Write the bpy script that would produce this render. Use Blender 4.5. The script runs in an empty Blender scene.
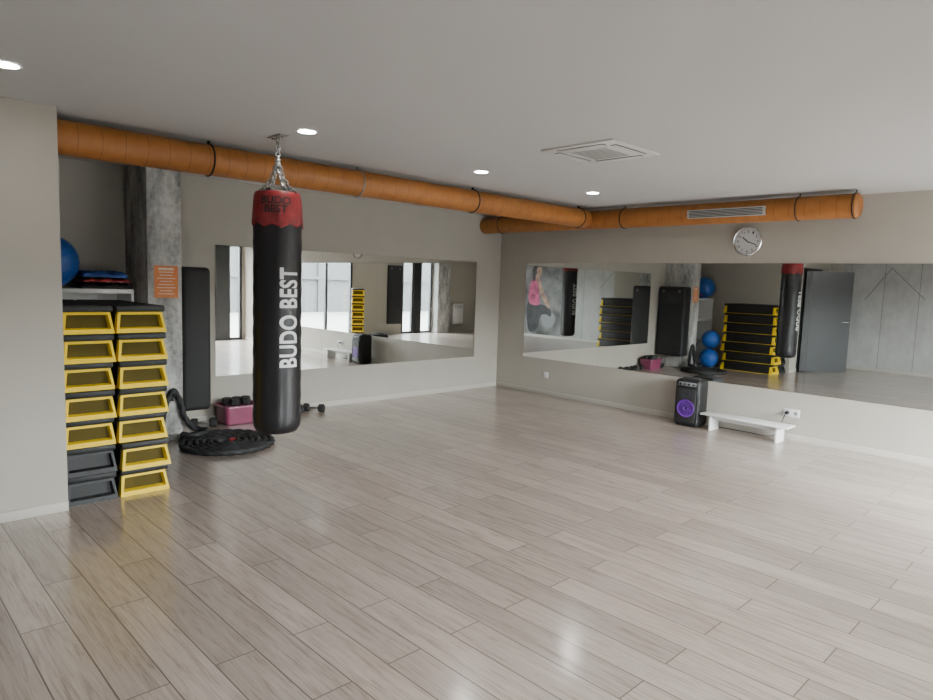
import bpy, bmesh, math, random
from mathutils import Matrix, Vector
random.seed(4)
PI=math.pi
S=bpy.context.scene
COL=S.collection
H=2.5407
X1,Y1=8.5,-8.2
# ------------------------------------------------------------------ helpers
def finish(name,bm,m,parent=None,loc=None,ang=35):
    bmesh.ops.recalc_face_normals(bm,faces=bm.faces[:])
    me=bpy.data.meshes.new(name); bm.to_mesh(me); bm.free()
    for p in me.polygons: p.use_smooth=True
    me.set_sharp_from_angle(angle=math.radians(ang))
    me.materials.append(m)
    o=bpy.data.objects.new(name,me); COL.objects.link(o)
    if parent: o.parent=parent
    if loc: o.location=loc
    return o
def tag(o,label=None,cat=None,group=None,kind=None):
    if label: o['label']=label
    if cat: o['category']=cat
    if group: o['group']=group
    if kind: o['kind']=kind
    return o
def thing(name,label,cat,loc=(0,0,0),rz=0,group=None):
    o=bpy.data.objects.new(name,None); COL.objects.link(o); o.empty_display_size=.1
    o.location=loc; o.rotation_euler=(0,0,rz)
    return tag(o,label,cat,group)
def dup(root,loc,rz=0,label=None,group=None,rot=None):
    r=root.copy(); COL.objects.link(r); r.location=loc; r.rotation_euler=rot if rot else (0,0,rz)
    if label: r['label']=label
    if group: r['group']=group
    for ch in list(root.children):
        c=ch.copy(); COL.objects.link(c); c.parent=r
        for g in list(ch.children):
            d=g.copy(); COL.objects.link(d); d.parent=c
    return r
def struct(name,bm,m,parent=None):
    o=finish(name,bm,m,parent)
    if not parent: o['kind']='structure'
    return o
def B(): return bmesh.new()
def box(bm,x0,x1,y0,y1,z0,z1,bev=0,seg=2,M=None,mi=0):
    c=Matrix.Translation(((x0+x1)/2,(y0+y1)/2,(z0+z1)/2))@Matrix.Diagonal((abs(x1-x0),abs(y1-y0),abs(z1-z0),1))
    if M: c=M@c
    r=bmesh.ops.create_cube(bm,size=1,matrix=c)
    if mi:
        for f in {f for v in r['verts'] for f in v.link_faces}: f.material_index=mi
    if bev:
        es=list({e for v in r['verts'] for e in v.link_edges})
        bmesh.ops.bevel(bm,geom=es,offset=bev,segments=seg,affect='EDGES',profile=.5)
    return bm
def tube(bm,pts,r,n=10,closed=False,caps=True,twist=None):
    pts=[Vector(p) for p in pts]; N=len(pts)
    rs=r if isinstance(r,(list,tuple)) else [r]*N
    T=[]
    for i in range(N):
        a=pts[(i-1)%N] if (closed or i>0) else pts[i]
        b=pts[(i+1)%N] if (closed or i<N-1) else pts[i]
        T.append((b-a).normalized())
    up=Vector((0,0,1)) if abs(T[0].z)<.9 else Vector((1,0,0))
    nrm=(up-T[0]*up.dot(T[0])).normalized()
    rings=[]; s=0
    for i in range(N):
        if i: 
            nrm=(nrm-T[i]*nrm.dot(T[i])).normalized(); s+=(pts[i]-pts[i-1]).length
        bi=T[i].cross(nrm); ring=[]
        for k in range(n):
            th=2*PI*k/n
            rr=rs[i]
            if twist: rr*=.70+.32*abs(math.cos(1.5*(th-s*twist)))
            ring.append(bm.verts.new(pts[i]+(nrm*math.cos(th)+bi*math.sin(th))*rr))
        rings.append(ring)
    for i in range(N if closed else N-1):
        A=rings[i];Bq=rings[(i+1)%N]
        for k in range(n): bm.faces.new((A[k],A[(k+1)%n],Bq[(k+1)%n],Bq[k]))
    if caps and not closed:
        bm.faces.new(rings[0][::-1]); bm.faces.new(rings[-1])
    return bm
def cyl(bm,p0,p1,r0,r1=None,n=28): return tube(bm,[p0,p1],[r0,r0 if r1 is None else r1],n)
def loft(bm,loops,cap0=True,cap1=True):
    R=[[bm.verts.new(p) for p in lp] for lp in loops]; n=len(R[0])
    for A,Q in zip(R,R[1:]):
        for k in range(n): bm.faces.new((A[k],A[(k+1)%n],Q[(k+1)%n],Q[k]))
    if cap0: bm.faces.new(R[0][::-1])
    if cap1: bm.faces.new(R[-1])
    return bm
def rrect(w,l,r,z,n=6):
    out=[]
    for cx,cy,a0 in ((w-r,l-r,0),(-w+r,l-r,PI/2),(-w+r,-l+r,PI),(w-r,-l+r,3*PI/2)):
        for k in range(n+1):
            a=a0+PI/2*k/n; out.append((cx+r*math.cos(a),cy+r*math.sin(a),z))
    return out
def lathe(bm,prof,n=40,M=None):
    rings=[]
    for r,z in prof:
        if r<1e-6: rings.append([bm.verts.new((M@Vector((0,0,z))) if M else (0,0,z))])
        else:
            rg=[]
            for k in range(n):
                p=Vector((r*math.cos(2*PI*k/n),r*math.sin(2*PI*k/n),z)); rg.append(bm.verts.new(M@p if M else p))
            rings.append(rg)
    for A,Bq in zip(rings,rings[1:]):
        for k in range(n):
            a,b=A[k%len(A)],A[(k+1)%len(A)]; c,d=Bq[(k+1)%len(Bq)],Bq[k%len(Bq)]
            f=[]
            for v in (a,b,c,d):
                if v not in f: f.append(v)
            if len(f)>2: bm.faces.new(f)
    return bm
def sphere(bm,c,r,seg=32,sc=(1,1,1)):
    bmesh.ops.create_uvsphere(bm,u_segments=seg,v_segments=seg//2,radius=r,matrix=Matrix.Translation(c)@Matrix.Diagonal((*sc,1)))
    return bm
def poly(bm,pts): bm.faces.new([bm.verts.new(p) for p in pts]); return bm
def circ(c,r,n=40,seg=8):
    return [(c[0]+r*math.cos(2*PI*k/n),c[1],c[2]+r*math.sin(2*PI*k/n)) for k in range(n)]
def text_bm(body,bold=.0):
    cu=bpy.data.curves.new('t','FONT'); cu.body=body; cu.align_x='CENTER'; cu.align_y='CENTER'; cu.offset=bold
    cu.resolution_u=4; cu.space_line=.85; cu.space_character=1.05 if bold>.025 else 1
    o=bpy.data.objects.new('t',cu); COL.objects.link(o)
    bpy.context.view_layer.update()
    me=bpy.data.meshes.new_from_object(o.evaluated_get(bpy.context.evaluated_depsgraph_get()))
    bm=bmesh.new(); bm.from_mesh(me)
    bpy.data.objects.remove(o); bpy.data.meshes.remove(me); bpy.data.curves.remove(cu)
    return bm
def text_fit(body,w,h,bold=.0):
    bm=text_bm(body,bold)
    xs=[v.co.x for v in bm.verts]; ys=[v.co.y for v in bm.verts]
    cx,cy=(min(xs)+max(xs))/2,(min(ys)+max(ys))/2
    sx=w/(max(xs)-min(xs)); sy=h/(max(ys)-min(ys))
    for v in bm.verts: v.co=Vector(((v.co.x-cx)*sx,(v.co.y-cy)*sy,0))
    return bm
def text_cyl(body,w,h,r,phi,z,vertical,bold=.0,fr=None):
    bm=text_fit(body,w,h,bold)
    ax=Vector((0,1,0)) if vertical else Vector((1,0,0)); ext=h if vertical else w
    n=14 if vertical else 26
    for k in range(1,n):
        bmesh.ops.bisect_plane(bm,geom=bm.verts[:]+bm.edges[:]+bm.faces[:],plane_co=ax*(-ext/2+ext*k/n),plane_no=ax)
    if fr:
        for k in range(1,10): bmesh.ops.bisect_plane(bm,geom=bm.verts[:]+bm.edges[:]+bm.faces[:],plane_co=Vector((0,1,0))*(-h/2+h*k/10),plane_no=Vector((0,1,0)))
    for v in bm.verts:
        tx,ty=v.co.x,v.co.y
        if vertical: p=phi-ty/r; zz=z+tx
        else: p=phi+tx/r; zz=z+ty
        q=fr(zz) if fr else r
        v.co=Vector((q*math.cos(p),q*math.sin(p),zz))
    return bm
# ------------------------------------------------------------------ materials
def newmat(name):
    m=bpy.data.materials.new(name); m.use_nodes=True
    nt=m.node_tree; return m,nt,nt.nodes['Principled BSDF']
def mat(name,col,rough=.5,metal=0,noise=.06,scale=18,bump=0,bscale=120,emit=0,spec=.5):
    m,nt,p=newmat(name); N=nt.nodes.new; L=nt.links.new
    tc=N('ShaderNodeTexCoord'); t=N('ShaderNodeTexNoise'); t.inputs['Scale'].default_value=scale; t.inputs['Detail'].default_value=4
    L(tc.outputs['Object'],t.inputs['Vector'])
    r=N('ShaderNodeValToRGB'); e=r.color_ramp.elements
    e[0].position=.3; e[1].position=.7
    e[0].color=(*[c*(1-noise) for c in col],1); e[1].color=(*[min(1,c*(1+noise)) for c in col],1)
    L(t.outputs['Fac'],r.inputs['Fac']); L(r.outputs['Color'],p.inputs['Base Color'])
    p.inputs['Roughness'].default_value=rough; p.inputs['Metallic'].default_value=metal
    p.inputs['Specular IOR Level'].default_value=spec
    if bump:
        t2=N('ShaderNodeTexNoise'); t2.inputs['Scale'].default_value=bscale; L(tc.outputs['Object'],t2.inputs['Vector'])
        b=N('ShaderNodeBump'); b.inputs['Strength'].default_value=bump; b.inputs['Distance'].default_value=.01
        L(t2.outputs['Fac'],b.inputs['Height']); L(b.outputs['Normal'],p.inputs['Normal'])
    if emit:
        L(r.outputs['Color'],p.inputs['Emission Color']); p.inputs['Emission Strength'].default_value=emit
    return m
def floor_mat():
    m,nt,p=newmat('laminate floor'); N=nt.nodes.new; L=nt.links.new
    g=N('ShaderNodeNewGeometry')
    br=N('ShaderNodeTexBrick'); br.offset=.37; br.offset_frequency=2
    for k,v in (('Scale',1),('Mortar Size',.0028),('Mortar Smooth',.1),('Bias',0),('Brick Width',1.20),('Row Height',.174)): br.inputs[k].default_value=v
    br.inputs['Color1'].default_value=(0,0,0,1); br.inputs['Color2'].default_value=(1,1,1,1); br.inputs['Mortar'].default_value=(.5,.5,.5,1)
    L(g.outputs['Position'],br.inputs['Vector'])
    mul=N('ShaderNodeVectorMath'); mul.operation='SCALE'; mul.inputs['Scale'].default_value=37
    L(br.outputs['Color'],mul.inputs[0])
    add=N('ShaderNodeVectorMath'); L(g.outputs['Position'],add.inputs[0]); L(mul.outputs[0],add.inputs[1])
    mp=N('ShaderNodeMapping'); mp.inputs['Scale'].default_value=(1.5,20,1); L(add.outputs[0],mp.inputs['Vector'])
    n1=N('ShaderNodeTexNoise'); n1.inputs['Scale'].default_value=1.7; n1.inputs['Detail'].default_value=9; n1.inputs['Roughness'].default_value=.7; n1.inputs['Distortion'].default_value=1.0
    L(mp.outputs['Vector'],n1.inputs['Vector'])
    mp2=N('ShaderNodeMapping'); mp2.inputs['Scale'].default_value=(3.5,120,1); L(add.outputs[0],mp2.inputs['Vector'])
    n2=N('ShaderNodeTexNoise'); n2.inputs['Scale'].default_value=1.5; n2.inputs['Detail'].default_value=4; L(mp2.outputs['Vector'],n2.inputs['Vector'])
    r=N('ShaderNodeValToRGB'); e=r.color_ramp.elements
    e[0].position=.36; e[0].color=(.200,.149,.122,1); e[1].position=.64; e[1].color=(.440,.368,.325,1)
    e2=r.color_ramp.elements.new(.49); e2.color=(.362,.293,.255,1)
    mx=N('ShaderNodeMath'); mx.operation='MULTIPLY_ADD'; mx.inputs[1].default_value=.36; 
    L(n2.outputs['Fac'],mx.inputs[0])
    sc=N('ShaderNodeMath'); sc.operation='MULTIPLY'; sc.inputs[1].default_value=.64; L(n1.outputs['Fac'],sc.inputs[0]); L(sc.outputs[0],mx.inputs[2])
    L(mx.outputs[0],r.inputs['Fac'])
    sep=N('ShaderNodeSeparateColor'); L(br.outputs['Color'],sep.inputs[0])
    ma=N('ShaderNodeMapRange'); ma.inputs['To Min'].default_value=.83; ma.inputs['To Max'].default_value=1.12; L(sep.outputs[0],ma.inputs['Value'])
    vm=N('ShaderNodeVectorMath'); vm.operation='SCALE'; L(r.outputs['Color'],vm.inputs[0]); L(ma.outputs[0],vm.inputs['Scale'])
    mix=N('ShaderNodeMix'); mix.data_type='RGBA'; L(br.outputs['Fac'],mix.inputs['Factor']); L(vm.outputs[0],mix.inputs['A']); mix.inputs['B'].default_value=(.075,.057,.046,1)
    L(mix.outputs['Result'],p.inputs['Base Color'])
    p.inputs['Roughness'].default_value=.30; p.inputs['Specular IOR Level'].default_value=.7
    p.inputs['Coat Weight'].default_value=.8; p.inputs['Coat Roughness'].default_value=.155; p.inputs['Coat IOR'].default_value=1.7
    iv=N('ShaderNodeMath'); iv.operation='SUBTRACT'; L(n2.outputs['Fac'],iv.inputs[0]); L(br.outputs['Fac'],iv.inputs[1])
    b=N('ShaderNodeBump'); b.inputs['Strength'].default_value=.06; b.inputs['Distance'].default_value=.003; L(iv.outputs[0],b.inputs['Height']); L(b.outputs['Normal'],p.inputs['Normal'])
    return m
def concrete_mat(name,c0,c1):
    m,nt,p=newmat(name); N=nt.nodes.new; L=nt.links.new
    tc=N('ShaderNodeTexCoord'); mp=N('ShaderNodeMapping'); mp.inputs['Scale'].default_value=(1,1,.28); L(tc.outputs['Object'],mp.inputs['Vector'])
    n=N('ShaderNodeTexNoise'); n.inputs['Scale'].default_value=7; n.inputs['Detail'].default_value=9; n.inputs['Roughness'].default_value=.62; L(mp.outputs[0],n.inputs['Vector'])
    n2=N('ShaderNodeTexNoise'); n2.inputs['Scale'].default_value=22; n2.inputs['Detail'].default_value=7; n2.inputs['Roughness'].default_value=.72; L(tc.outputs['Object'],n2.inputs['Vector'])
    mx=N('ShaderNodeMix'); mx.inputs['Factor'].default_value=.36; L(n.outputs['Fac'],mx.inputs['A']); L(n2.outputs['Fac'],mx.inputs['B'])
    r=N('ShaderNodeValToRGB'); e=r.color_ramp.elements; e[0].position=.38; e[0].color=(*c0,1); e[1].position=.60; e[1].color=(*c1,1)
    L(mx.outputs['Result'],r.inputs['Fac']); L(r.outputs['Color'],p.inputs['Base Color']); p.inputs['Roughness'].default_value=.85
    b=N('ShaderNodeBump'); b.inputs['Strength'].default_value=.7; b.inputs['Distance'].default_value=.014; L(mx.outputs['Result'],b.inputs['Height']); L(b.outputs['Normal'],p.inputs['Normal'])
    return m
def duct_mat(name,ax):
    m,nt,p=newmat(name); N=nt.nodes.new; L=nt.links.new
    tc=N('ShaderNodeTexCoord')
    n=N('ShaderNodeTexNoise'); n.inputs['Scale'].default_value=8; n.inputs['Detail'].default_value=6; n.inputs['Distortion'].default_value=.8; L(tc.outputs['Object'],n.inputs['Vector'])
    r=N('ShaderNodeValToRGB'); e=r.color_ramp.elements; e[0].position=.3; e[0].color=(.270,.100,.020,1); e[1].position=.7; e[1].color=(.350,.132,.029,1)
    L(n.outputs['Fac'],r.inputs['Fac']); p.inputs['Roughness'].default_value=.50; p.inputs['Specular IOR Level'].default_value=.4
    w=N('ShaderNodeTexWave'); w.inputs['Scale'].default_value=2.2; w.bands_direction=ax; w.wave_profile='SAW'; w.inputs['Distortion'].default_value=.03; L(tc.outputs['Object'],w.inputs['Vector'])
    gt=N('ShaderNodeMath'); gt.operation='GREATER_THAN'; gt.inputs[1].default_value=.965; L(w.outputs['Fac'],gt.inputs[0])
    mx=N('ShaderNodeMix'); mx.data_type='RGBA'; L(gt.outputs[0],mx.inputs['Factor']); L(r.outputs['Color'],mx.inputs['A']); mx.inputs['B'].default_value=(.17,.060,.012,1)
    L(mx.outputs['Result'],p.inputs['Base Color'])
    b=N('ShaderNodeBump'); b.inputs['Strength'].default_value=.28; b.inputs['Distance'].default_value=.010; L(n.outputs['Fac'],b.inputs['Height']); L(b.outputs['Normal'],p.inputs['Normal'])
    return m
def mural_mat():
    m,nt,p=newmat('mural print'); N=nt.nodes.new; L=nt.links.new
    g=N('ShaderNodeNewGeometry')
    sx=N('ShaderNodeSeparateXYZ'); L(g.outputs['Position'],sx.inputs[0])
    cb=N('ShaderNodeCombineXYZ'); L(sx.outputs['Z'],cb.inputs['X']); L(sx.outputs['X'],cb.inputs['Y'])
    br=N('ShaderNodeTexBrick'); br.offset=.4
    for k,v in (('Scale',1),('Mortar Size',.005),('Brick Width',5.0),('Row Height',.62)): br.inputs[k].default_value=v
    br.inputs['Color1'].default_value=(.36,.36,.355,1); br.inputs['Color2'].default_value=(.40,.40,.395,1); br.inputs['Mortar'].default_value=(.15,.15,.15,1)
    L(cb.outputs[0],br.inputs['Vector'])
    n=N('ShaderNodeTexNoise'); n.inputs['Scale'].default_value=2.5; n.inputs['Detail'].default_value=10; n.inputs['Roughness'].default_value=.7
    mp3=N('ShaderNodeMapping'); mp3.inputs['Scale'].default_value=(1.4,1,.8); L(g.outputs['Position'],mp3.inputs['Vector']); L(mp3.outputs[0],n.inputs['Vector'])
    ma=N('ShaderNodeMapRange'); ma.inputs['From Min'].default_value=.25; ma.inputs['From Max'].default_value=.75; ma.inputs['To Min'].default_value=.78; ma.inputs['To Max'].default_value=1.2; L(n.outputs['Fac'],ma.inputs['Value'])
    vm=N('ShaderNodeVectorMath'); vm.operation='SCALE'; L(br.outputs['Color'],vm.inputs[0]); L(ma.outputs[0],vm.inputs['Scale'])
    L(vm.outputs[0],p.inputs['Base Color']); p.inputs['Roughness'].default_value=.6
    return m
def glass_mat():
    m=bpy.data.materials.new('window glass'); m.use_nodes=True; nt=m.node_tree; nt.nodes.clear(); N=nt.nodes.new; L=nt.links.new
    o=N('ShaderNodeOutputMaterial'); t=N('ShaderNodeBsdfTransparent'); gl=N('ShaderNodeBsdfGlossy'); gl.inputs['Roughness'].default_value=.02
    mx=N('ShaderNodeMixShader'); mx.inputs[0].default_value=.05; t.inputs[0].default_value=(.95,.98,.97,1)
    L(t.outputs[0],mx.inputs[1]); L(gl.outputs[0],mx.inputs[2]); L(mx.outputs[0],o.inputs[0]); return m
M=dict(
 wall=mat('wall paint',(.40,.372,.322),.75,noise=.025,scale=3,bump=.03,bscale=260),
 ceil=mat('ceiling paint',(.51,.507,.505),.85,noise=.01,scale=1),
 base=mat('baseboard paint',(.47,.445,.40),.5,noise=.02),
 floor=floor_mat(), conc=concrete_mat('rough concrete',(.17,.17,.165),(.58,.57,.55)),
 ducty=duct_mat('orange duct lengthwise','Y'), ductx=duct_mat('orange duct crosswise','X'), mural=mural_mat(), glass=glass_mat(),
 mirror=mat('mirror glass',(.86,.88,.87),.004,1,noise=.0),
 black=mat('black plastic',(.010,.010,.011),.5,spec=.35), blackrub=mat('black rubber',(.013,.013,.014),.65,bump=.15,bscale=180),
 vinyl=mat('black vinyl',(.008,.008,.010),.36,bump=.12,bscale=25), red=mat('red vinyl',(.20,.011,.014),.5,noise=.3),
 white=mat('white laminate',(.70,.70,.69),.4,noise=.02), wplastic=mat('white plastic',(.66,.66,.65),.4,noise=.02), gplastic=mat('silver metal',(.46,.46,.46),.4,noise=.02),
 yellow=mat('yellow plastic',(.78,.53,.001),.5,noise=.05,spec=.3), yellow_shaded=mat('yellow plastic with recess shade painted in',(.070,.050,.002),.65,noise=.1,scale=6,spec=.2),  # second one: same yellow plastic, shade of the foot recess put into its colour
 grey=mat('dark grey plastic',(.022,.024,.026),.55,spec=.35), midgrey=mat('grey plastic',(.20,.21,.22),.5),
 steel=mat('zinc steel',(.36,.36,.35),.38,1), chrome=mat('brushed chrome',(.7,.7,.7),.2,1),
 blue=mat('blue ball vinyl',(.012,.085,.36),.4), bluem=mat('blue mat foam',(.015,.06,.24),.6), redm=mat('red mat foam',(.33,.03,.03),.6),
 pink=mat('dull magenta plastic',(.22,.045,.095),.32), orange=mat('orange paper',(.62,.195,.05),.6), paper=mat('cream print',(.75,.62,.5),.6),
 blackp=mat('black print',(.01,.01,.01),.6), whitep=mat('white print',(.80,.80,.80),.5), lens=mat('lamp lens',(1,.97,.92),.3,emit=160,noise=0),
 door=mat('dark grey door',(.075,.078,.082),.55,noise=.04), frame=mat('black window frame',(.015,.016,.018),.4), led=mat('purple led',(.10,.015,.24),.45,emit=.15,noise=0),
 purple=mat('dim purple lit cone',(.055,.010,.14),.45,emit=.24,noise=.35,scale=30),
 speaker=mat('speaker grille',(.012,.012,.013),.55,bump=.3,bscale=400), face=mat('clock face',(.62,.63,.63),.4,noise=.02), darkslot=mat('dark slot',(.03,.03,.03),.7),
 skin=mat('printed skin',(.34,.20,.15),.6,noise=.5,scale=5), pinkp=mat('printed pink',(.40,.06,.155),.6,noise=.6,scale=4.5), greyp=mat('printed light grey',(.15,.15,.15),.6,noise=.75,scale=1.8), darkp=mat('printed dark grey',(.03,.03,.034),.6,noise=.6,scale=5), linep=mat('printed line grey',(.13,.13,.13),.6),
 out=mat('terrace paving',(.035,.0345,.034),.8), outw=concrete_mat('outside concrete',(.0045,.005,.0057),(.011,.0118,.0135)),
)
# ------------------------------------------------------------------ setting
struct('floor',box(B(),-.1,X1+.1,Y1-.1,.1,-.1,0),M['floor'])
struct('ceiling',box(B(),-.1,X1+.1,Y1-.1,.1,H,H+.1),M['ceil'])
struct('wall_left',box(B(),-.1,0,Y1-.1,.1,0,H),M['wall'])
struct('wall_right',box(B(),0,X1+.1,0,.1,0,H),M['wall'])
struct('wall_back',box(B(),0,X1+.1,Y1-.1,Y1,0,H),M['wall'])
bm=B(); XC,YC=2.0655,-6.2469
box(bm,0,XC,YC-.08,YC,0,H); box(bm,XC-.08,XC,-6.62,YC-.08,0,H); box(bm,XC-.08,XC,Y1,-7.66,0,H); box(bm,XC-.08,XC,-7.66,-6.62,2.06,H)
struct('wall_column',bm,M['wall'])
struct('wall_pillar',box(B(),0,.60,-5.25,-4.95,0,H,.006),M['conc'])
OP=[(-.42,-.06),(-3.15,-.72),(-5.35,-4.9),(-6.08,-5.6)]
ZT=2.3
bm=B(); ys=[Y1]+[v for o in sorted(OP) for v in o]+[0]
for a,b in zip(ys[0::2],ys[1::2]): box(bm,X1,X1+.1,a,b,0,H)
for a,b in OP: box(bm,X1,X1+.1,a,b,ZT,H)
struct('wall_window',bm,M['wall'])
struct('wall_window_pillar',box(B(),X1-.25,X1-.001,-6.62,-6.12,0,H,.005),M['conc'])
for i,(a,b) in enumerate(OP):
    bm=B(); w=.06
    n=3 if b-a>2 else 1
    box(bm,X1+.0,X1+.07,a,b,ZT-w,ZT); box(bm,X1,X1+.07,a,b,0,w)
    for k in range(n+1):
        y=a+w/2+(b-a-w)*k/n; box(bm,X1-.004,X1+.075,y-w/2,y+w/2,.001,ZT-.001)
    o=struct('window_%d'%(i+1),bm,M['frame'])
    p=finish('pane',box(B(),X1+.03,X1+.036,a+.03,b-.03,.03,ZT-.03),M['glass'],o)
for k,(a,b) in enumerate(((-.71,-.43),(-5.59,-5.36))):
    struct('trim_%d'%(k+1),box(B(),X1-.03,X1-.001,a,b,0,ZT),M['frame'])
bb=.065;t=.012
struct('baseboard_right',box(B(),.013,X1-.01,-t,-.0005,0,bb,.003),M['base'])
struct('baseboard_left',box(B(),.0005,t,-4.94,-.013,0,bb,.003),M['base'])
struct('baseboard_column',box(B(),XC+.0005,XC+t,-6.62,YC,0,bb,.003),M['base'])
struct('baseboard_back',box(B(),XC+.02,X1-.02,Y1+.0005,Y1+t,0,bb,.003),M['base'])
bm=B(); box(bm,XC-.09,XC+.015,-6.66,-6.62,0,2.08); box(bm,XC-.09,XC+.015,-7.66,-7.62,0,2.08); box(bm,XC-.09,XC+.015,-7.66,-6.62,2.04,2.08)
struct('trim_3',bm,M['frame'])
d=bpy.data.objects.new('door_1',None); COL.objects.link(d); d['kind']='structure'
d.location=(XC+.03,-6.665,0); d.rotation_euler=(0,0,math.atan2(-.74,.68))
finish('door_leaf',box(B(),.01,.97,-.02,.02,.01,2.02,.003),M['door'],d)
for s in (-1,1):
    bm=B(); cyl(bm,(.90,s*.02,1.02),(.90,s*.06,1.02),.012,n=12); tube(bm,[(.90,s*.055,1.02),(.78,s*.055,1.02)],.011,10); finish('door_handle',bm,M['chrome'],d)
g=finish('ground_outside',box(B(),X1+.1,36,-30,20,-.25,-.12),M['out']); g['kind']='structure'
bm=B(); box(bm,22,22.3,-30,20,-.12,3.6)
for k in range(24): box(bm,21.9,22.0,-29.5+k*2.1,-29.2+k*2.1,-.12,3.6)
box(bm,21.88,22.0,-30,20,1.5,1.65)
g=finish('wall_outside',bm,M['outw']); g['kind']='structure'
# ------------------------------------------------------------------ mirrors
ML=[-4.3828,-3.092,-1.801,-.5097]
for i in range(3):
    o=finish('wall_mirror',box(B(),.001,.007,ML[i]+.0006,ML[i+1]-.0006,.4801,1.8645),M['mirror'])
    tag(o,'frameless mirror panel on the wall behind the hanging bag, %s of three'%['left','middle','right'][i],'mirror','mirror panels behind the bag')
x=.5264
for i in range(5):
    o=finish('wall_mirror',box(B(),x+.0006,x+1.292-.0006,-.007,-.001,.515,1.871),M['mirror'])
    tag(o,'frameless mirror panel on the long wall under the clock, %s of five from the corner'%['first','second','third','fourth','fifth'][i],'mirror','mirror panels under the clock'); x+=1.292
# ------------------------------------------------------------------ ducts
RD=.112
dl=thing('air_duct','orange round duct running above the hanging bag from the near wall','duct',(1.85,YC,2.40))
LEN=-.36-.115-YC
finish('pipe',cyl(B(),(0,.002,0),(0,LEN-.012,0),RD,n=48),M['ducty'],dl)
for y in (-5.22,-3.89,-2.456,-.62):
    bm=B(); yy=y-YC; tube(bm,[((RD+.003)*math.cos(2*PI*k/40),yy,(RD+.003)*math.sin(2*PI*k/40)) for k in range(40)],.007,8,closed=True)
    box(bm,-.008,.008,yy-.008,yy+.008,RD,H-2.40-.001)
    c=finish('hanger_ring',bm,M['steel' if y==-3.89 else 'black'],dl)
for y in (-5.9,-4.55,-3.2,-1.6):
    yy=y-YC; finish('joint_band',cyl(B(),(0,yy-.03,0),(0,yy+.03,0),RD+.002,n=48),M['ducty'],dl)
RD=.115; ZR=2.393
dr=thing('air_duct','orange round duct with a slot grille along the wall above the clock','duct',(0,-.36,ZR))
XE=4.88
bm=B(); lathe(bm,[(0,.002),(RD,.002),(RD,XE-.02),(RD-.02,XE),(0,XE)],48,Matrix.Rotation(PI/2,4,'Y')); finish('pipe',bm,M['ductx'],dr)
for xx in (.35,2.35,4.34,4.84):
    bm=B(); tube(bm,[(xx,(RD+.003)*math.cos(2*PI*k/40),(RD+.003)*math.sin(2*PI*k/40)) for k in range(40)],.006,8,closed=True)
    box(bm,xx-.004,xx+.004,-.004,.004,RD,H-ZR-.001); finish('hanger_ring',bm,M['black'],dr)
for xx in (1.2,2.9): finish('joint_band',cyl(B(),(xx-.03,0,0),(xx+.03,0,0),RD+.002,n=48),M['ductx'],dr)
RG=Matrix.Rotation(math.radians(6),4,'X')
bm=B(); box(bm,3.22,4.06,-RD-.010,-RD+.03,-.046,.046,.002,M=RG); gf=finish('vent_grille',bm,M['gplastic'],dr)
for k in range(5):
    z=-.030+k*.015; bm=B(); box(bm,3.245,4.035,-RD-.0125,-RD-.0095,z-.004,z+.004,M=RG); finish('slot',bm,M['darkslot'],gf)
# ------------------------------------------------------------------ ceiling fittings
def spotlight(x,y,label,group=None,first=[None]):
    if first[0] is None:
        t=thing('ceiling_spotlight',label,'ceiling light',(x,y,H),0,group)
        bm=B(); lathe(bm,[(.058,-.001),(.058,-.005),(.067,-.006),(.071,-.001)],36); finish('trim_ring',bm,M['white'],t)
        bm=B(); lathe(bm,[(0,-.0035),(.058,-.0035),(.058,-.001)],32); finish('lens',bm,M['lens'],t)
        first[0]=t
    else: t=dup(first[0],(x,y,H),0,label,group)
    return t
spotlight(2.74,-4.92,'small lit recessed ceiling spotlight right beside the bag chain')
spotlight(2.60,-3.09,'small lit recessed ceiling spotlight between the bag and the corner, above the left mirror')
spotlight(2.67,-1.49,'small lit recessed ceiling spotlight nearest the room corner and duct joint')
spotlight(2.82,-6.63,'lit recessed ceiling spotlight above the near left wall at the picture edge')
for y in (-6.5,-4.75,-3.05,-1.45): spotlight(6.5,y,'recessed ceiling spotlight in the row nearer the windows','spotlights near the windows')
ac=thing('ceiling_air_conditioner','white square cassette air conditioner set in the ceiling','air conditioner',(3.93,-3.2,H))
bm=B(); box(bm,-.31,.31,-.31,.31,-.013,-.0005,.005); finish('panel',bm,M['wplastic'],ac)
bm=B(); box(bm,-.17,.17,-.17,.17,-.017,-.012,.002); ig=finish('intake_grille',bm,M['wplastic'],ac)
bm=B()
for k in range(9): box(bm,-.15,.15,-.147+k*.036,-.133+k*.036,-.0185,-.0165)
finish('intake_slots',bm,M['midgrey'],ig)
for k in range(4):
    Mz=Matrix.Rotation(k*PI/2,4,'Z')
    bm=B(); box(bm,-.20,.20,.215,.265,-.0145,-.0125,M=Mz); s=finish('air_outlet',bm,M['darkslot'],ac)
    bm=B(); box(bm,-.19,.19,.226,.254,-.018,-.015,.001,M=Mz); finish('louvre_flap',bm,M['wplastic'],s)
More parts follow.
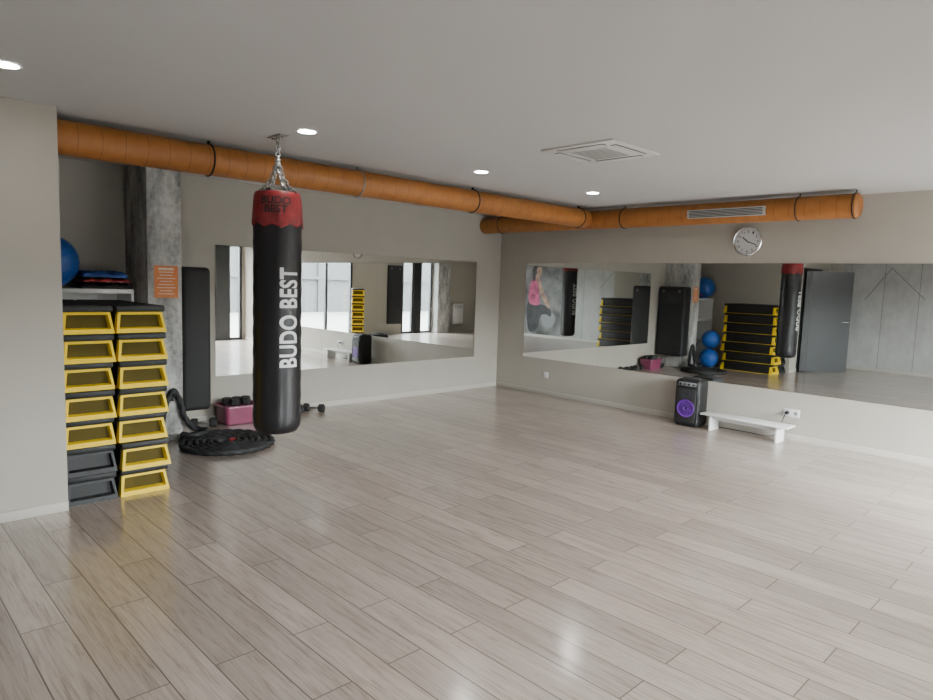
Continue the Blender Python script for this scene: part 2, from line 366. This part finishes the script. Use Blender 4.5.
# ------------------------------------------------------------------ clock, sockets
ck=thing('wall_clock','round silver-rimmed analogue wall clock above the long mirror','clock',(3.71,-.001,2.11))
RX=Matrix.Rotation(PI/2,4,'X')
bm=B(); lathe(bm,[(0,0),(.155,0),(.160,.01),(.160,.03),(.152,.038),(.143,.03),(.141,.015),(0,.014)],56,RX); finish('case',bm,M['chrome'],ck)
bm=B(); lathe(bm,[(0,.016),(.142,.016),(.142,.0142)],56,RX); fc=finish('dial',bm,M['face'],ck)
bm=B()
for k in range(12):
    a=k*PI/6; tb=text_fit(str(12 if k==0 else k),.018 if k in range(1,10) else .03,.026,.01)
    me=bpy.data.meshes.new('n'); 
    for v in tb.verts: v.co=Vector((v.co.x+.108*math.sin(a),-.0168,v.co.y+.108*math.cos(a)))
    tb.to_mesh(me); tb.free(); bm.from_mesh(me); bpy.data.meshes.remove(me)
for k in range(60):
    Mk=Matrix.Rotation(k*PI/30,4,'Y'); w=.0012 if k%5 else .0025; box(bm,-w,w,-.0172,-.0164,.128,.137,M=Mk)
finish('numerals',bm,M['blackp'],fc)
for (ln,w,an) in ((.075,.006,-52),(.11,.0045,112)):
    bm=B(); box(bm,-w,w,-.021 if w>.005 else -.023,-.0195 if w>.005 else -.0215,-.02,ln,M=Matrix.Rotation(math.radians(an),4,'Y')); finish('hand',bm,M['blackp'],ck)
finish('hub',cyl(B(),(0,-.0165,0),(0,-.025,0),.008,n=16),M['chrome'],ck)
so=thing('wall_socket','small white wall socket below the long mirror near the corner','socket',(.97,-.0005,.287))
def sock(t,n):
    w=.042*n; bm=B(); box(bm,-w,w,-.009,0,-.042,.042,.004); finish('plate',bm,M['wplastic'],t)
    for k in range(n):
        x=-w+.042+k*.084; bm=B(); lathe(bm,[(0,.0095),(.020,.0095),(.021,.0085)],24,Matrix.Translation((x,0,0))@RX); ins=finish('outlet',bm,M['wplastic' if n==1 else 'midgrey'],t)
sock(so,1)
s2=thing('wall_socket','white double wall socket above the right end of the low bench','socket',(4.31,-.0005,.29)); sock(s2,2)
pl=thing('power_plug','black power plug in the double socket above the bench','plug',(4.268,-.0105,.29))
finish('plug_body',cyl(B(),(0,0,0),(0,-.035,0),.018,.014,20),M['black'],pl)
pts=[(0,-.035,0),(0,-.06,-.01),(-.02,-.062,-.08),(-.06,-.06,-.2),(-.14,-.05,-.275),(-.4,-.03,-.282),(-.7,-.035,-.282),(-.79,-.04,-.282)]
def smooth(pts,n=8):
    P=[Vector(p) for p in pts]; out=[]
    for i in range(len(P)-1):
        p0=P[max(i-1,0)];p1=P[i];p2=P[i+1];p3=P[min(i+2,len(P)-1)]
        for k in range(n):
            t=k/n; out.append(.5*((2*p1)+(p2-p0)*t+(2*p0-5*p1+4*p2-p3)*t*t+(3*p1-p0-3*p2+p3)*t**3))
    return out+[P[-1]]
finish('cord',tube(B(),smooth(pts),.004,8),M['black'],pl)
# ------------------------------------------------------------------ speaker and bench
sp=thing('party_speaker','black upright party speaker with a purple glowing woofer','speaker',(3.27,-.20,0),math.radians(4))
finish('cabinet',box(B(),-.150,.150,-.13,.14,.0,.545,.05,4),M['black'],sp)
bm=B(); box(bm,-.125,.125,-.142,-.115,.035,.455,.025,3); gr=finish('front_grille',bm,M['speaker'],sp)
WZ=.215
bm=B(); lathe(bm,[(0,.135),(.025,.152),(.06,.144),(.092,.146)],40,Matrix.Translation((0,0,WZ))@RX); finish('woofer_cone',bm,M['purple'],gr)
finish('led_ring',tube(B(),circ((0,-.146,WZ),.094,48),.008,8,closed=True),M['led'],gr)
bm=B(); lathe(bm,[(0,.138),(.02,.150),(.05,.144),(.062,.146)],32,Matrix.Translation((0,0,.380))@RX); finish('upper_driver',bm,M['grey'],gr)
bm=B(); box(bm,-.105,.105,-.137,-.118,.468,.512,.008); pn=finish('control_panel',bm,M['midgrey'],sp)
for k in range(4): finish('knob',cyl(B(),(-.075+k*.05,-.137,.490),(-.075+k*.05,-.149,.490),.012,n=16),M['black'],pn)
bm=B(); box(bm,-.09,.09,-.05,.05,.540,.556,.006); finish('carry_handle',bm,M['grey'],sp)
for sx in (-.105,.105):
    bm=B(); cyl(bm,(sx,.09,.03),(sx+.02*(1 if sx>0 else -1),.09,.03),.029,n=20); finish('wheel',bm,M['blackrub'],sp)
be=thing('low_bench','low white wooden bench on the floor beside the speaker','bench',(3.92,-.21,0),math.radians(-1))
finish('top',box(B(),-.47,.47,-.115,.115,.168,.186,.001),M['white'],be)
for s in (-1,1): finish('leg',box(B(),s*.36-.010,s*.36+.010,-.10,.10,0,.168,.001),M['white'],be)
finish('stretcher',box(B(),-.35,.35,-.008,.008,.11,.168,.001),M['white'],be)
# ------------------------------------------------------------------ punching bag
BX,BY,BZ=2.4336,-4.9703,.41
hk=thing('ceiling_hook','steel hook plate bolted to the ceiling holding the bag chain','hook',(BX,BY,H))
bm=B(); box(bm,-.09,.09,-.035,.035,-.008,-.0003,.002); finish('plate',bm,M['steel'],hk)
for s in (-.065,.065): finish('bolt',cyl(B(),(s,0,-.008),(s,0,-.018),.010,n=6),M['steel'],hk)
bm=B(); tube(bm,[(.022*math.cos(2*PI*k/24),0,-.026+.022*math.sin(2*PI*k/24)) for k in range(24)],.005,8,closed=True); finish('eye',bm,M['steel'],hk)
pb=thing('punching_bag','long black hanging punching bag with red top band and white lettering','punching bag',(BX,BY,BZ))
R0=.170; HB=1.735; ZB=1.50
def rad(z):
    if z<ZB: return R0
    t=(z-ZB)/(HB-ZB); return R0-.018*t**1.6
prof=[(0,0),(.09,.004),(.145,.02),(R0-.004,.06),(R0,.1)]
for k in range(1,30):
    z=.1+(ZB-.12)*k/30; prof.append((R0+.003*math.sin(k*1.9)*(1 if k%3 else .3),z))
for k in range(9):
    z=ZB+(HB-.01-ZB)*k/8; prof.append((rad(z),z))
prof+=[(rad(HB)-.010,HB),(rad(HB)-.03,HB-.01),(0,HB-.02)]
body=finish('body',lathe(B(),prof,56),M['vinyl'],pb,ang=60)
PH=math.atan2(-7.306-BY,6.795-BX)
for dphi in (0,PI):
    bm=text_cyl('BUDO BEST',.705,.142,R0+.0045,PH+math.radians(28)+dphi,1.265-BZ,True,.027); tag(finish('lettering',bm,M['whitep'],body),'white lettering running up the bag')
bp=[(R0+.002,ZB-.003),(R0+.0065,ZB+.003)]+[(rad(ZB+.02+.20*k/7)+.007,ZB+.02+.20*k/7) for k in range(8)]+[(rad(ZB+.234)+.002,ZB+.234)]
bm=lathe(B(),bp,96)
for v in bm.verts:
    an_=math.atan2(v.co.y,v.co.x)
    if v.co.z<ZB+.01: v.co.z+=.013*(abs(((an_*9/PI)%2)-1)-.5)*2+.006*math.sin(3*an_)
    elif v.co.z<ZB+.2: v.co.z+=.003*math.sin(3*an_+.6)
    q=1+.007*math.sin(11*an_+40*v.co.z); v.co.x*=q; v.co.y*=q
bd=finish('top_band',bm,M['red'],pb); tag(bd,'red vinyl band around the top')
bm=text_cyl('BUDO\nBEST',.205,.112,R0,PH-math.radians(4),ZB+.140,False,.024,fr=lambda z: rad(z)*1.007+.0100); tag(finish('band_lettering',bm,M['blackp'],bd),'black lettering on the red band')
zr=2.375-BZ
for k in range(6):
    a=PH+PI/6+k*PI/3; c,s=math.cos(a),math.sin(a)
    pA=Vector((c*.100,s*.100,HB+.022)); p1=Vector((c*.014,s*.014,zr-.02))
    dv=(p1-pA); L=dv.length; dv.normalize(); side=Vector((-s,c,0)); nn=dv.cross(side)
    nl=int(L/.024); bm=B()
    for j in range(nl):
        f_=(j+.5)/nl
        ctr=pA.lerp(p1,f_)-Vector((c,s,0))*.020*math.sin(PI*f_); w=side if j%2 else nn
        tube(bm,[ctr+dv*.018*math.cos(2*PI*q/14)+w*.011*math.sin(2*PI*q/14) for q in range(14)],.0050,6,closed=True)
    finish('hanging_chain',bm,M['steel'],pb)
    bm=B(); Mk=Matrix.Rotation(a,4,'Z')
    sec=[(rad(HB)-.016,HB-.012),(rad(HB)-.020,HB+.006),(.125,HB+.016),(.098,HB+.030)]
    vs=[]
    for q_,(r_,z_) in enumerate(sec):
        w_=.016 if q_<3 else .010
        vs.append([bm.verts.new(Mk@Vector((r_+dx,y_*w_,z_+dz))) for dx,y_,dz in ((0,-1,0),(0,1,0),(-.004,1,-.003 if q_>1 else 0),(-.004,-1,-.003 if q_>1 else 0))])
    for A,Q in zip(vs,vs[1:]):
        for j in range(4): bm.faces.new((A[j],A[(j+1)%4],Q[(j+1)%4],Q[j]))
    bm.faces.new(vs[0]); bm.faces.new(vs[-1][::-1])
    finish('strap',bm,M['vinyl'],pb)
bm=B(); cyl(bm,(0,0,zr-.03),(0,0,zr+.03),.018,.014,16); sphere(bm,(0,0,zr),.022,16); finish('swivel',bm,M['steel'],pb)
bm=B(); z0=zr+.025; z1=H-.045-BZ; nl=4
for j in range(nl):
    zc=z0+(j+.5)*(z1-z0)/nl; hh=(z1-z0)/nl*.66; w=Vector((1,0,0)) if j%2 else Vector((0,1,0))
    tube(bm,[Vector((0,0,zc))+Vector((0,0,1))*hh*math.cos(2*PI*q/16)+w*.016*math.sin(2*PI*q/16) for q in range(16)],.0056,8,closed=True)
finish('chain',bm,M['steel'],pb)
# ------------------------------------------------------------------ aerobic steps
def foot_bm(s):
    bm=B(); z1=.142
    b=[(.448,-.155),(.520,-.155),(.520,.155),(.448,.155)]; t=[(.448,-.138),(.484,-.138),(.484,.138),(.448,.138)]
    vb=[bm.verts.new((s*x,y,0)) for x,y in b]; vt=[bm.verts.new((s*x,y,z1)) for x,y in t]
    bm.faces.new(vb); bm.faces.new(vt)
    fs=[bm.faces.new((vb[i],vb[(i+1)%4],vt[(i+1)%4],vt[i])) for i in range(4)]
    bmesh.ops.recalc_face_normals(bm,faces=bm.faces[:])
    f=fs[1]
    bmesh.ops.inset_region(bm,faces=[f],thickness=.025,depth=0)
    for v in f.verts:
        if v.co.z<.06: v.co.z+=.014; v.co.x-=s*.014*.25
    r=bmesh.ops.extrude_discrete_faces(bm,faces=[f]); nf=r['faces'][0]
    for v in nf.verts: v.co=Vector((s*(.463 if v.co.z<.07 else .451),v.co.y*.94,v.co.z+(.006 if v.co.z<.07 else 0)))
    nf.material_index=1  # pocket back and upper sides take the darker colour, recess shade painted in
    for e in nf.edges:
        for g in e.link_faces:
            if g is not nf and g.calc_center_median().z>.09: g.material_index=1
    return bm
def make_step(pm,fm,fi,label,group,loc):
    t=thing('aerobic_step',label,'aerobic step',loc,0,group)
    bm=B(); box(bm,-.506,.506,-.152,.152,.143,.187,.012,2)
    for k in range(10): box(bm,-.42,.42,-.117+k*.026-.005,-.117+k*.026+.005,.186,.189)
    pf=finish('platform',bm,pm,t)
    bm=B()
    for s in (-1,1): box(bm,-.447,.447,s*.138-.009,s*.138+.009,.0065,.144,.002)
    finish('side_skirt',bm,M['black'],pf)
    for s in (1,-1):
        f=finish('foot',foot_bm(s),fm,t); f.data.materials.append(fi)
        finish('base_rail',box(B(),-.447,.447,s*.139-.0065,s*.139+.0065,.0,.006,.001),fm,t)
    return t
ORD=['topmost','second from the top','third from the top','fourth from the top','fifth from the top','sixth from the top','bottom one']
GS='aerobic steps in the two front stacks'
first=None
for c,(y,nm) in enumerate(((-5.750,'in the pillar-side stack'),(-6.086,'in the wall-side stack'))):
    for k in range(7):
        z=(6-k)*.1895+.0005
        loc=(1.485+(k%2)*.022*(1 if c==0 else .5)+random.uniform(-.018,.012),y+random.uniform(-.002,.002),z); rz=random.uniform(-.004,.004) if c==0 else 0
        if c==1 and k==5: make_step(M['black'],M['black'],M['black'],'all-black aerobic step just below the yellow ones, wall-side stack',GS,loc); continue
        if c==1 and k==6: make_step(M['black'],M['grey'],M['black'],'dark grey aerobic step on the floor under the all-black one',GS,loc); continue
        lab='black aerobic step with yellow feet, %s %s'%(ORD[k],nm)
        if first is None: first=make_step(M['black'],M['yellow'],M['yellow_shaded'],lab,GS,loc); first.rotation_euler.z=rz; o=first
        else: o=dup(first,loc,rz,lab,GS)
        o.scale=(1,1.05,1) if c==0 else (1,1,1)
for k in range(7):
    dup(first,(7.88,-2.90,(6-k)*.1895+.0005),math.radians(-33),'black aerobic step with yellow feet, %s, far window stack in the left mirror'%ORD[k].replace(' from the top',' from top'),'steps in the stack by the window wall')
# ------------------------------------------------------------------ shelf with balls and mats
sh=thing('storage_shelf','white open storage shelf behind the stacked steps','shelf',(.25,-5.765,0))
for s in (-1,1): finish('side_panel',box(B(),-.20,.20,s*.435-.012,s*.435+.012,0,1.36,.002),M['white'],sh)
for z in (.06,.5,.95,1.372): finish('shelf_board',box(B(),-.20,.20,-.447 if z>1.3 else -.422,.447 if z>1.3 else .422,z-.013,z+.026 if z>1.3 else z+.013,.002),M['white'],sh)
finish('back_panel',box(B(),-.20,-.192,-.422,.422,.074,1.358),M['white'],sh)
def ball(x,y,z,r,label):
    t=thing('exercise_ball',label,'exercise ball',(x,y,z-r))
    bm=B(); pr=[]
    n=48
    for k in range(n+1):
        a=-PI/2+PI*k/n; rr=r*math.cos(a); zz=r*math.sin(a)
        g=1+.006*math.cos(26*a) if abs(a)<1.2 else 1
        pr.append((rr*g if 0<k<n else 0,zz*g))
    lathe(bm,pr,48,Matrix.Translation((0,0,r))@Matrix.Rotation(.5,4,'X')); finish('ball_shell',bm,M['blue'],t,ang=80)
    bm=B(); cyl(bm,(0,0,-.002),(0,0,.004),.012,n=16); 
    p=finish('valve',bm,M['whitep'],t); p.matrix_local=Matrix.Translation((0,0,r))@Matrix.Rotation(.5,4,'X')@Matrix.Translation((0,0,r*.995))
ball(.35,-5.95,1.40+.222,.22,'blue exercise ball on top of the white shelf')
ball(.71,-5.62,.192,.19,'blue exercise ball on the floor behind the stacked steps')
ball(.71,-5.65,.572,.185,'blue exercise ball resting on another ball behind the steps')
def rumpled(label,cx,cy,z0,w,l,h,m,ph):
    t=thing('folded_mat',label,'exercise mat',(cx,cy,z0)); bm=B(); nx,ny=14,22
    def zt(x,y):
        e=min(1,(1-abs(x)/w)*6)*min(1,(1-abs(y)/l)*8); e=max(0,e)**.5
        return h*(.45+.55*e)+.010*e*math.sin(9*y/l+ph)+.007*e*math.sin(7*x/w+2*ph+4*y/l)
    T=[[bm.verts.new((-w+2*w*i/nx,-l+2*l*j/ny,zt(-w+2*w*i/nx,-l+2*l*j/ny))) for j in range(ny+1)] for i in range(nx+1)]
    Q=[[bm.verts.new((-w+2*w*i/nx,-l+2*l*j/ny,0)) for j in range(ny+1)] for i in range(nx+1)]
    for i in range(nx):
        for j in range(ny):
            bm.faces.new((T[i][j],T[i+1][j],T[i+1][j+1],T[i][j+1])); bm.faces.new((Q[i][j],Q[i][j+1],Q[i+1][j+1],Q[i+1][j]))
    for i in range(nx):
        bm.faces.new((Q[i][0],Q[i+1][0],T[i+1][0],T[i][0])); bm.faces.new((Q[i][ny],T[i][ny],T[i+1][ny],Q[i+1][ny]))
    for j in range(ny):
        bm.faces.new((Q[0][j],T[0][j],T[0][j+1],Q[0][j+1])); bm.faces.new((Q[nx][j],Q[nx][j+1],T[nx][j+1],T[nx][j]))
    finish('mat_body',bm,m,t,ang=70); return t
rumpled('dark folded exercise mat at the bottom of the pile on the shelf',.25,-5.53,1.3985,.20,.20,.040,M['blackrub'],.4)
rumpled('red folded exercise mat between the dark and blue ones on the shelf',.27,-5.53,1.4585,.18,.19,.022,M['redm'],1.3)
rumpled('rumpled blue exercise mat on top of the pile on the shelf',.25,-5.54,1.4985,.19,.18,.045,M['bluem'],2.2)
# ------------------------------------------------------------------ hanging mats
def hmat(label,w,d,h,loc,rz,bev):
    t=thing('hanging_mat',label,'exercise mat',loc,rz)
    finish('pad',box(B(),-w,w,-d,d,0,h,bev,5),M['blackrub'],t)
    for s in (-.6*w,.6*w):
        bm=B(); tube(bm,[(s+.02*math.cos(2*PI*k/20),d,h-.09+.02*math.sin(2*PI*k/20)) for k in range(20)],.005,6,closed=True); finish('eyelet',bm,M['steel'],t)
    return t
hmat('thick black exercise mat hanging upright beside the concrete pillar',.285,.140,1.37,(.305,-4.808,.25),0,.045)
hmat('black mat hanging on the window wall, reflected in the left mirror',.25,.045,1.7,(X1-.05,-4.6,.3),PI/2,.02)
# ------------------------------------------------------------------ notice on pillar
no=thing('wall_notice','small orange printed notice taped to the concrete pillar','notice',(.6005,-5.09,1.475))
finish('sheet',box(B(),0,.0015,-.105,.105,-.145,.145),M['orange'],no)
bm=B(); random.seed(9)
for k in range(9):
    z=.115-k*.028; w=.085*random.uniform(.6,1); box(bm,.0015,.002,-w,w,z-.004 if k else z-.010,z+.004 if k else z+.010)
finish('print_lines',bm,M['paper'],no)
# ------------------------------------------------------------------ battle rope
rp=thing('battle_rope','thick black battle rope coiled flat on the floor below the bag','rope',(1.06,-4.74,0))
rr=.0285; pts=[]
a=2.2; Rmax=.380
while True:
    r=.065+.0580*(a-2.2)/(2*PI)
    if r>Rmax and (a%(2*PI))>3.9 and (a%(2*PI))<4.1: break
    pts.append((r*math.cos(a),r*math.sin(a),rr)); a+=.008/r
tail=smooth([(-.28,-.47,.031),(-.37,-.46,.033),(-.405,-.44,.08),(-.425,-.41,.22),(-.43,-.365,.38),(-.43,-.31,.470),(-.43,-.255,.38),(-.42,-.215,.22),(-.40,-.15,.12),(-.36,-.08,.092),(-.29,-.05,.090),(-.21,-.12,.090),(-.20,-.24,.090),(-.27,-.30,.090)],26)
finish('coil',tube(B(),pts,rr,18,twist=20),M['blackrub'],rp)
finish('tail',tube(B(),tail,rr*1.0,18,twist=20),M['blackrub'],rp)
p=Vector(pts[0]); q=Vector(pts[5]); dd=(p-q).normalized(); bm=B(); cyl(bm,p+dd*.002,p+dd*.05,.0270,.025,16); tag(finish('end_sleeve',bm,M['redm'],rp),'red end sleeve')
an=thing('rope_anchor','black hook on the pillar holding up the rope','anchor',(.6005,-5.05,.421))
finish('base_plate',box(B(),0,.003,-.012,.012,-.05,.006,.001),M['black'],an)
finish('peg',cyl(B(),(.003,0,0),(.058,0,.001),.005,n=12),M['black'],an)
# ------------------------------------------------------------------ crate and dumbbells
cr=thing('plastic_crate','dull magenta plastic crate filled with dumbbells below the left mirror','crate',(.195,-4.225,0))
h=.20
bm=loft(B(),[rrect(.120,.170,.035,.002),rrect(.128,.178,.042,.010),rrect(.145,.196,.05,h),rrect(.140,.191,.046,h),rrect(.122,.172,.038,.014)])
finish('tub',bm,M['pink'],cr)
bm=loft(B(),[rrect(.146,.197,.05,h-.022),rrect(.158,.209,.058,h-.018),rrect(.158,.209,.058,h-.004),rrect(.154,.205,.055,h+.002),rrect(.1395,.1905,.046,h+.001)],False,False)
finish('rim',bm,M['pink'],cr)
db=None
def dumbbell(loc,rot,label,group):
    global db
    if db is None:
        db=thing('dumbbell',label,'dumbbell',loc,0,group); db.rotation_euler=rot
        finish('handle',tube(B(),[(-.06,0,.05),(-.03,0,.05),(0,0,.05),(.03,0,.05),(.06,0,.05)],[.014,.016,.018,.016,.014],16),M['chrome'],db)
        for s in (-1,1):
            bm=B(); lathe(bm,[(0,.055),(.04,.055),(.05,.065),(.05,.115),(.04,.125),(0,.125)],6,Matrix.Translation((0,0,.05))@Matrix.Rotation(s*PI/2,4,'Y')); finish('head',bm,M['blackrub'],db)
    else:
        d=dup(db,loc,0,label,group,rot); return d
GD='dumbbells on the floor along the left wall'
dumbbell((.22,-4.60,-.0067),(0,0,1.2),'black hex dumbbell on the floor between the rope and the magenta crate',GD)
dumbbell((.16,-3.28,-.0067),(0,0,.7),'black hex dumbbell on the floor right of the bag, farther from the crate',GD)
dumbbell((.14,-3.55,-.0067),(0,0,1.5),'black hex dumbbell on the floor under the mirror, behind the hanging bag',GD)
dumbbell((.14,-3.87,-.0067),(0,0,1.7),'black hex dumbbell on the floor just right of the magenta crate',GD)
GC='dumbbells in the magenta crate'
for k,(x,y) in enumerate(((.15,-4.325),(.15,-4.22),(.15,-4.115),(.255,-4.285),(.255,-4.165))):
    lab='black hex dumbbell standing in the magenta crate, %s'%['back left','back middle','back right','front left','front right'][k]
    dumbbell((x+.05,y,.1405),(0,-PI/2,0),lab,GC)
# ------------------------------------------------------------------ heater on the window wall
ht=thing('wall_convector','white convector heater on the wall beside the windows, reflected in the mirrors','heater',(X1-.001,-7.1,.25))
finish('casing',box(B(),-.14,0,-.22,.22,0,.65,.012),M['white'],ht)
bm=B()
for k in range(6): box(bm,-.1425,-.1395,-.18,.18,.50+k*.02,.508+k*.02)
finish('grille_slots',bm,M['midgrey'],ht)
# ------------------------------------------------------------------ mural on back wall
mu=thing('wall_mural','pale grey panel mural with a woman in pink on the rear wall, seen in mirrors','mural',(0,Y1+.0005,0))
finish('printed_sheet',box(B(),2.32,7.4,0,.002,.07,2.5),M['mural'],mu)
bm=B()
pl_=[(2.77,1.48),(3.21,2.14),(3.82,1.52)]
for (xa,za),(xb,zb) in zip(pl_,pl_[1:]):
    dx,dz=xb-xa,zb-za; L=math.hypot(dx,dz); nx,nz=-dz/L*.006,dx/L*.006
    poly(bm,[(xa+nx,.0026,za+nz),(xb+nx,.0026,zb+nz),(xb-nx,.0026,zb-nz),(xa-nx,.0026,za-nz)])
finish('printed_outline',bm,M['linep'],mu)
def smooth2(pts,n=6):
    P=pts+[pts[0],pts[1],pts[2]]; out=[]
    for i in range(len(pts)):
        p0,p1,p2,p3=[Vector((*P[(i+j)%len(pts)],0)) for j in range(4)]
        for k in range(n):
            t=k/n; v=.5*((2*p1)+(p2-p0)*t+(2*p0-5*p1+4*p2-p3)*t*t+(3*p1-p0-3*p2+p3)*t**3); out.append((v.x,v.y))
    return out
X=6.02; SC=1.0
def flat(name,pts,m,y): return finish(name,poly(B(),[(X-r_*SC,y,min(2.49,max(.08,(pz-1.0)*SC+.94))) for r_,pz in pts]),m,mu)
flat('printed_backdrop',[(-1.1,0),(1.15,0),(1.15,2.9),(-1.1,2.9)],M['greyp'],.0022)
flat('printed_ball',[(.42+.26*math.cos(2*PI*k/40),.62+.26*math.sin(2*PI*k/40)) for k in range(40)],M['midgrey'],.0025)
flat('printed_leggings',smooth2([(-.36,1.12),(-.05,1.02),(.14,1.05),(.40,.98),(.54,.84),(.50,.70),(.34,.76),(.12,.70),(.06,.40),(-.10,.22),(-.30,.22),(-.40,.50),(-.44,.82)]),M['darkp'],.0028)
flat('printed_top',smooth2([(-.34,1.10),(-.37,1.45),(-.30,1.70),(-.16,1.86),(-.02,1.86),(.10,1.72),(.04,1.4),(.07,1.06),(-.15,1.02)]),M['pinkp'],.0031)
flat('printed_neck',smooth2([(-.13,1.80),(-.11,2.0),(.02,2.0),(.02,1.80),(-.06,1.76)]),M['skin'],.0032)
flat('printed_hair',smooth2([(-.22,1.78),(-.25,2.08),(-.15,2.24),(.02,2.24),(.09,2.15),(.01,2.0),(-.10,1.95),(-.14,1.76)]),M['darkp'],.0034)
flat('printed_face',smooth2([(-.06,1.97),(-.08,2.12),(.02,2.18),(.10,2.13),(.12,2.03),(.06,1.93)]),M['skin'],.0036)
flat('printed_arm',smooth2([(-.08,1.79),(.02,1.82),(.12,1.64),(.22,1.42),(.40,1.18),(.47,1.00),(.38,.97),(.18,1.22),(.06,1.44),(-.02,1.64)]),M['skin'],.0038)
# ------------------------------------------------------------------ light
w=bpy.data.worlds.new('sky'); S.world=w; w.use_nodes=True
bg=w.node_tree.nodes['Background']; bg.inputs[0].default_value=(.97,.978,1,1); bg.inputs[1].default_value=126
for a,b in OP:
    ld=bpy.data.lights.new('window_portal','AREA'); ld.shape='RECTANGLE'; ld.size=b-a; ld.size_y=ZT; ld.cycles.is_portal=True
    lo=bpy.data.objects.new('window_portal',ld); COL.objects.link(lo); lo.location=(X1+.12,(a+b)/2,ZT/2)
    lo.rotation_euler=(Matrix(((0,0,1),(1,0,0),(0,1,0)))).to_euler()
# ------------------------------------------------------------------ camera
f,yaw,pit,rol=655.1886,.7963,.1013,.0329
F=Vector((-math.sin(yaw)*math.cos(pit),math.cos(yaw)*math.cos(pit),-math.sin(pit))); Rv=Vector((math.cos(yaw),math.sin(yaw),0)); U=Rv.cross(F)
R2=Rv*math.cos(rol)+U*math.sin(rol); U2=-Rv*math.sin(rol)+U*math.cos(rol)
cd=bpy.data.cameras.new('camera'); co=bpy.data.objects.new('camera',cd); COL.objects.link(co); S.camera=co
cd.sensor_width=36; cd.lens=f*36/933; cd.clip_start=.05
co.matrix_world=Matrix(((R2.x,U2.x,-F.x,6.7951),(R2.y,U2.y,-F.y,-7.3062),(R2.z,U2.z,-F.z,1.55),(0,0,0,1)))
